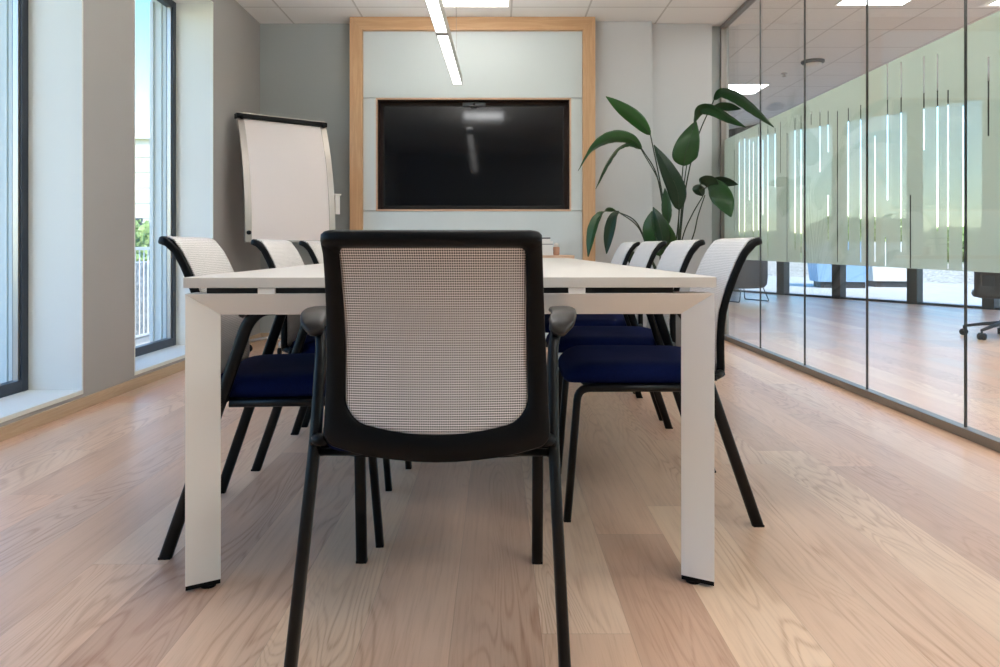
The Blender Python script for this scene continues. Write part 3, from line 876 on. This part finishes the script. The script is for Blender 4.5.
# upper left pair
leaf([A(650.5,135,5.85),A(637,120,5.82),A(620,107,5.8),A(606,96.5,5.8)], .118, (.5,-.5,1), .25)
stem([rootp(0), A(668,235,5.93), A(661,187,5.9), A(650.5,135,5.85)])
leaf([A(642,149,5.8),A(630,139,5.78),A(612,138,5.72),A(594,148,5.66),A(578,171,5.6)], .115, (.35,-.6,1), .3)
stem([rootp(1), A(666,230,5.9), A(657,176,5.86), A(642,149,5.8)])
leaf([A(641,149,5.86),A(630,143,5.9),A(617,149,5.93),A(605,166,5.96),A(595.5,189,5.98)], .10, (.6,.8,.5), .4)
stem([rootp(2), A(667,232,5.92), A(660,185,5.9), A(641,149,5.86)], .005)
# bright upright leaf
leaf([A(679,210,5.8),A(677,190,5.78),A(667,168,5.77),A(654,145,5.78)], .15, (1,-.1,.45), .12, .3)
stem([rootp(3), A(677,250,5.86), A(679,210,5.8)])
# hanging round leaf
leaf([A(684,166,5.85),A(685,155,5.82),A(690,138,5.8),A(696,121,5.82)], .205, (1,-.2,.15), .15, .25)
stem([rootp(4), A(678,225,5.9), A(683,166,5.85)])
# top right
leaf([A(714,100,5.7),A(722,92.5,5.62),A(738,97,5.48),A(756,110,5.3),A(774,127,5.12)], .115, (-.3,-.7,1), .3)
stem([rootp(5), A(684,200,5.95), A(697,140,5.85), A(714,100,5.7)])
leaf([A(694,122,5.8),A(700,110,5.75),A(712,109,5.68),A(728,117,5.58),A(746,127,5.45)], .105, (-.3,-.7,1), .32)
stem([rootp(6), A(681,215,5.9), A(686,170,5.87), A(694,122,5.8)], .005)
leaf([A(713,107,5.8),A(722,106,5.78),A(732,107,5.75),A(741,109,5.7)], .07, (-.1,-.5,1), .2)
# right lower cluster
leaf([A(703,196,5.75),A(699,189,5.72),A(702,182,5.7),A(711,180,5.68),A(719,184,5.67)], .12, (.3,-.6,.8), .3)
leaf([A(708,182,5.72),A(716,188,5.7),A(724,201,5.68),A(731,217,5.62)], .165, (1,-.4,-.35), .15)
leaf([A(709,182,5.78),A(718,181,5.76),A(728,182,5.74),A(738,184.5,5.72)], .085, (.1,-.5,1), .25)
stem([rootp(7), A(682,240,5.86), A(692,215,5.8), A(703,196,5.75)], .0055)
stem([rootp(8), A(691,242,5.84), A(698,216,5.78), A(705,195,5.74)], .0055)
# lower left drooping pair
leaf([A(616,211,5.55),A(604,212,5.52),A(594,227,5.5),A(588,257,5.48)], .095, (.7,-.5,.4), .35)
leaf([A(619,211,5.6),A(613,218,5.6),A(609,235,5.6),A(606.5,254,5.6)], .085, (1,-.4,.1), .3)
stem([rootp(9), A(648,250,5.8), A(636,222,5.7), A(616,211,5.55)])
stem([rootp(10), A(650,255,5.8), A(638,227,5.72), A(617,211,5.58)], .005)
# centre bottom cluster
leaf([A(660,256,5.7),A(656,240,5.68),A(652,226,5.68),A(652,211,5.7)], .18, (1,-.25,0), .22)
leaf([A(663,250,5.65),A(662,236,5.62),A(658,220,5.62),A(653,207,5.65)], .12, (1,-.6,.2), .3)
leaf([A(668,225,5.82),A(668,212,5.8),A(667,200,5.8),A(665,188,5.8)], .10, (1,.4,0), .3)
leaf([A(672,252,5.75),A(670,240,5.7),A(666,228,5.68),A(664,218,5.7)], .10, (1,-.5,0), .3)
stem([rootp(11), A(662,265,5.75), A(660,256,5.7)]); stem([rootp(12), A(670,240,5.86), A(668,225,5.82)]); stem([rootp(13), A(672,262,5.8), A(672,252,5.75)])
leaf([A(640,268,5.6),A(634,260,5.55),A(629,252,5.52),A(626,250,5.5)], .09, (1,-.3,.6), .2)
stem([rootp(14), A(652,280,5.75), A(640,268,5.6)], .005)

# ------------------------------------------------------------------ open area behind the glass
# facade posts, glass and header
wf = structure_empty('wall_facade', 'slanting glazed outer wall with dark posts behind the partition', 'facade')
U = Vector((-.4809, .8768, 0)); NO = Vector((.8768, .4809, 0)); A0 = Vector((6.54, 9.4, 0))
def fbox(bm, t0, t1, n0, n1, z0, z1):
    vs = [bm.verts.new(A0+U*t+NO*n+Vector((0,0,z))) for z in (z0, z1) for n in (n0, n1) for t in (t0, t1)]
    for f in ((0,1,3,2),(4,6,7,5),(0,4,5,1),(2,3,7,6),(0,2,6,4),(1,5,7,3)): bm.faces.new([vs[i] for i in f])
posts = []
for Yp in (12.4, 11.46, 10.39, 9.50): posts.append((Yp-9.4)/.8768)
t = posts[-1]
while t > -13: t -= 1.17; posts.append(t)
posts.append(posts[0]+1.12)
for t in posts:
    bm = bmesh.new(); fbox(bm, t-.075, t+.075, -.05, .10, 0, ZC2); bevel(link('post', bm, M['post'], wf), .004)
posts.sort()
for a, b_ in zip(posts, posts[1:]):
    bm = bmesh.new(); fbox(bm, a+.075, b_-.075, .02, .03, .03, 2.8); link('glass_pane', bm, M['glass'], wf)
bm = bmesh.new(); fbox(bm, -13.6, 5.3, -.04, .10, 2.8, ZC2); link('header', bm, M['post'], wf)
bm = bmesh.new(); fbox(bm, -13.6, 5.3, -.02, .07, 0, .03); link('threshold', bm, M['post'], wf)
# ground outside on that side
bm = bmesh.new(); fbox(bm, -30, 30, .0, 7.5, -.16, -.05)
struct(link('pavement', bm, M['pavement']), 'pale sunlit pavement outside the glazed wall', 'pavement')
bm = bmesh.new()
n_ = 46; m_ = 10; random.seed(5); rows = []
for i in range(m_+1):
    r = []
    for k in range(n_+1):
        t = -28+56*k/n_; nn = 7.3+.28*i
        z = -.12+.52*(i/m_)+random.uniform(-.03,.03)
        r.append(bm.verts.new(A0+U*t+NO*nn+Vector((0,0,z))))
    rows.append(r)
for a, b_ in zip(rows, rows[1:]):
    for k in range(n_): bm.faces.new((a[k], a[k+1], b_[k+1], b_[k]))
tag(link('gravel_bank', bm, M['gravel'], smooth=True), 'beige gravel bank behind the pavement outside', 'gravel', kind='stuff')
bm = bmesh.new(); fbox(bm, -40, 40, 10.0, 60, .2, .38)
struct(link('lawn_outside', bm, M['grass']), 'grass behind the gravel bank', 'lawn')

def shrub_mesh(rx, ry, rz, cz, count, leafsz, seed):
    rd = random.Random(seed); bm = bmesh.new()
    for _ in range(count):
        while True:
            v = Vector((rd.uniform(-1,1), rd.uniform(-1,1), rd.uniform(-1,1)))
            if .25 < v.length < 1: break
        v = v.normalized()*(v.length**.35)
        k = 1+.15*math.sin(v.x*7+seed)*math.cos(v.z*6)
        p = Vector((v.x*rx*k, v.y*ry*k, cz+v.z*rz*k))
        a = Vector((rd.uniform(-1,1), rd.uniform(-1,1), rd.uniform(-1,1))).normalized(); b_ = a.cross(Vector((rd.uniform(-1,1), rd.uniform(-1,1), rd.uniform(-1,1)))).normalized()
        s = leafsz*rd.uniform(.6,1.3)
        bm.faces.new([bm.verts.new(p+a*s), bm.verts.new(p+b_*s*.55), bm.verts.new(p-a*s), bm.verts.new(p-b_*s*.55)])
    return bm
def shrub(name, label, cat, loc, r, h, stemh, seed, group=None, count=1300, ls=.10):
    t = thing(name, label, cat, loc, 0, group)
    link('foliage', shrub_mesh(r, r, h/2, stemh+h/2, count, ls, seed), M['foliage'], t)
    bm = bmesh.new(); tube(bm, [(0,0,0),(.03,0,stemh*.6),(0,.02,stemh+h*.5)], [.05*max(1,h/2),.04*max(1,h/2),.015], n=8); link('stem', bm, M['bark'], t, True)
    return t
for i, t in enumerate((-14,-10.5,-7,-3.5,0,3.5,7,10.5,14,18)):
    p = A0+U*t+NO*12.0+Vector((0,0,.38))
    shrub('hedge_shrub', 'bushy green shrub outside, blurred by the frosted band', 'shrub', p, 1.45, 1.0+.3*math.sin(i*2), .1, i+3, 'green shrubs beyond the gravel bank', 1500, .17)

def planter(name, label, X, Y, w, mat, seed):
    t = thing(name, label, 'planter', (X, Y, -.05), math.radians(-10))
    bm = bmesh.new(); h = .98; z0 = .13
    lo = [(-w*.42,-.36),(w*.42,-.36),(w*.42,.36),(-w*.42,.36)]; hi = [(-w*.5,-.44),(w*.5,-.44),(w*.5,.44),(-w*.5,.44)]
    hi2 = [(x*.92, y*.9) for x, y in hi]
    V = [[bm.verts.new((x, y, z)) for x, y in q] for q, z in ((lo, z0),(hi, h),(hi2, h),(hi2, h-.12))]
    bm.faces.new(V[0]); bm.faces.new(V[3])
    for a in range(3):
        for k in range(4): bm.faces.new((V[a][k], V[a][(k+1)%4], V[a+1][(k+1)%4], V[a+1][k]))
    bevel(link('tub', bm, mat, t), .01)
    link('plinth', boxes([(-w*.36, w*.40, -.30, .30, 0, z0-.0005)]), M['dark_base'], t)
    link('planting', shrub_mesh(w*.42, .36, .35, h+.22, 700, .07, seed), M['foliage'], t)
planter('garden_planter', 'large blue planter outside behind the facade posts', 7.36, 15.6, 1.16, M['blue_planter'], 1)
planter('garden_planter', 'large pale grey planter outside beside the blue one', 8.66, 15.9, 1.10, M['pale_planter'], 2)

# lounge chair beyond the glass
lc = thing('lounge_chair', 'dark grey shell lounge chair on thin wire legs behind the glass', 'chair', (3.72, 10.95, 0), math.radians(25))
bm = bmesh.new(); L = []
def shell_ring(hx, hy, z, n=32):
    return [bm.verts.new((math.copysign(abs(math.cos(2*PI*k/n))**.5, math.cos(2*PI*k/n))*hx, math.copysign(abs(math.sin(2*PI*k/n))**.5, math.sin(2*PI*k/n))*hy, z)) for k in range(n)]
for hx, hy, z in ((.20,.20,.20),(.27,.26,.215),(.30,.29,.26),(.31,.30,.36),(.31,.30,.66),(.30,.29,.68),(.27,.26,.66),(.26,.25,.46),(.20,.2,.45)): L.append(shell_ring(hx, hy, z))
for a in range(len(L)-1):
    for k in range(32): bm.faces.new((L[a][k], L[a][(k+1)%32], L[a+1][(k+1)%32], L[a+1][k]))
bm.faces.new(L[0]); bm.faces.new(L[-1]); link('shell', bm, M['chair_grey'], lc, True)
bm = bmesh.new(); L = []
for hx, hy, z in ((.25,.24,.452),(.255,.245,.50),(.22,.21,.52)): L.append(shell_ring(hx, hy, z))
for a in range(2):
    for k in range(32): bm.faces.new((L[a][k], L[a][(k+1)%32], L[a+1][(k+1)%32], L[a+1][k]))
bm.faces.new(L[0]); bm.faces.new(L[-1]); link('seat_cushion', bm, M['chair_grey'], lc, True)
for s in (-1, 1):
    mesh_tube('sled_leg', fillet([(s*.22,-.20,.21),(s*.29,-.25,.008),(s*.29,.25,.008),(s*.22,.20,.21)], .03), .008, M['black_metal'], lc, n=8)

# office chair beyond the glass at the right edge
oc = thing('office_chair', 'black swivel office chair on casters behind the glass, at the right edge', 'chair', (4.57, 6.50, 0), math.radians(-32))
for k in range(5):
    a = math.radians(72*k+180+24+32); dx, dy = math.cos(a), math.sin(a)
    ar = mesh_tube('base_arm', [(dx*.03,dy*.03,.135),(dx*.17,dy*.17,.115),(dx*.32,dy*.32,.085)], [.028,.02,.014], M['office_black'], oc, h=[.02,.015,.012], n=10)
    cx, cy = dx*.32, dy*.32
    for q in (-1, 1):
        mesh_tube('caster', [(cx-dy*.026*q, cy+dx*.026*q, .031),(cx-dy*.007*q, cy+dx*.007*q, .031)], .031, M['office_black'], ar, n=18)
    mesh_tube('caster_stem', [(cx,cy,.031),(cx,cy,.09)], .009, M['office_black'], ar, n=8)
bm = bmesh.new(); lathe(bm, [(.04,.10),(.045,.15),(.03,.17),(.025,.30),(.018,.30),(.018,.365)], 18); link('gas_column', bm, M['office_black'], oc, True)
bm = bmesh.new(); L = []
def rr(hx, hy, z, n=32, cy=0):
    return [bm.verts.new((math.copysign(abs(math.cos(2*PI*k/n))**.45, math.cos(2*PI*k/n))*hx, cy+math.copysign(abs(math.sin(2*PI*k/n))**.45, math.sin(2*PI*k/n))*hy, z)) for k in range(n)]
for hx, hy, z in ((.20,.20,.36),(.24,.22,.37),(.25,.23,.39),(.245,.225,.42),(.20,.18,.435)): L.append(rr(hx, hy, z, cy=.05))
for a in range(len(L)-1):
    for k in range(32): bm.faces.new((L[a][k], L[a][(k+1)%32], L[a+1][(k+1)%32], L[a+1][k]))
bm.faces.new(L[0]); bm.faces.new(L[-1]); link('seat', bm, M['office_black'], oc, True)
# backrest: curved shell with an opening
bm = bmesh.new()
def bpt(u, v, n): # u -1..1 across, v height
    hw_ = .235*(1-.25*max(0, (v-.75)/.3)); x = u*hw_; y = -.27+.07*u*u-.10*max(0, v-.45)+n
    return (x, y, v)
NU, NV = 16, 14; G = {}
for n_i, n in enumerate((0, .018)):
    for i in range(NU+1):
        for j in range(NV+1): G[n_i, i, j] = bm.verts.new(bpt(-1+2*i/NU, .375+.68*j/NV, n))
hole = {(i, j) for i in range(NU) for j in range(NV) if (2 <= j < 4 and (2 <= i < 5 or NU-5 <= i < NU-2))}
for i in range(NU):
    for j in range(NV):
        if (i, j) in hole: continue
        for q in (0, 1): bm.faces.new((G[q,i,j], G[q,i+1,j], G[q,i+1,j+1], G[q,i,j+1]))
        for (di, dj, e0, e1) in ((-1,0,(i,j),(i,j+1)),(1,0,(i+1,j),(i+1,j+1)),(0,-1,(i,j),(i+1,j)),(0,1,(i,j+1),(i+1,j+1))):
            ii, jj = i+di, j+dj
            if ii < 0 or jj < 0 or ii >= NU or jj >= NV or (ii, jj) in hole:
                bm.faces.new((G[0,e0[0],e0[1]], G[0,e1[0],e1[1]], G[1,e1[0],e1[1]], G[1,e0[0],e0[1]]))
link('backrest', bm, M['office_black'], oc, True)
mesh_tube('back_support', fillet([(0,0,.355),(0,-.22,.35),(0,-.282,.50)], .06), .02, M['office_black'], oc, n=10)

# ------------------------------------------------------------------ outside the left windows
struct(link('ground_outside', boxes([(-60, XL-.475, -20, 90, -.5, -.38)]), M['pavement']), 'pale ground outside the windows', 'ground')
struct(link('lawn_left', boxes([(-60, -5.2, -20, 90, -.379, -.30)]), M['grass']), 'grass beyond the fence', 'lawn')
bm = bmesh.new()
box(bm, -5.0, -4.7, -6, 60, -.38, .62)
tag(bevel(link('gabion_wall', bm, M['gabion']), .02), 'low pale stone wall behind the white fence outside the window', 'wall')
fe = thing('metal_fence', 'white vertical-bar fence outside the tall window', 'fence', (-4.45, 0, -.38))
bevel(link('rail', boxes([(-.02,.02,-2,30,1.16,1.20),(-.015,.015,-2,30,.08,.11)]), M['white_plastic'], fe), .004)
for k in range(17):
    bevel(link('post', boxes([(-.025,.025,-2+2*k-.025,-2+2*k+.025,0,1.16)]), M['white_plastic'], fe), .004)
bm = bmesh.new()
y = -1.9
while y < 30: box(bm, -.006,.006,y-.006,y+.006,.11,1.16); y += .11
o = link('bars', bm, M['white_plastic'], fe); o['kind'] = 'stuff'
# neighbouring building
bd = thing('office_building', 'pale low building with banded cladding outside the tall window', 'building', (-17.5, 32, -.3))
link('wall', boxes([(-9, 9, 0, 8, 0, 5.9)]), M['cladding'], bd)
for k in range(8): link('cladding_band', boxes([(-9.03, 9.03, -.04, 0, .35+.68*k, .38+.68*k+.5)]), M['cladding'], bd)
link('roof_edge', boxes([(-9.2, 9.2, -.25, 8.2, 5.9, 6.15)]), M['white_plastic'], bd)
for k in range(6):
    w = link('window', boxes([(-8.3+2.9*k, -6.9+2.9*k, -.06, -.02, 1.0, 2.4)]), M['winframe'], bd)
    link('pane', boxes([(-8.2+2.9*k, -7.0+2.9*k, -.07, -.0605, 1.1, 2.3)]), M['screen'], w)
for i, (x, y, h) in enumerate(((-8.5,17,1.7),(-10.5,19.5,2.0),(-7.2,14.2,1.5),(-12.5,22,2.1),(-6.6,10.5,1.4),(-15,24,2.0))):
    shrub('garden_shrub', 'green garden shrub beyond the fence outside the window', 'shrub', (x, y, -.3), .95, h, .05, 40+i, 'shrubs outside the window', 1400, .10)
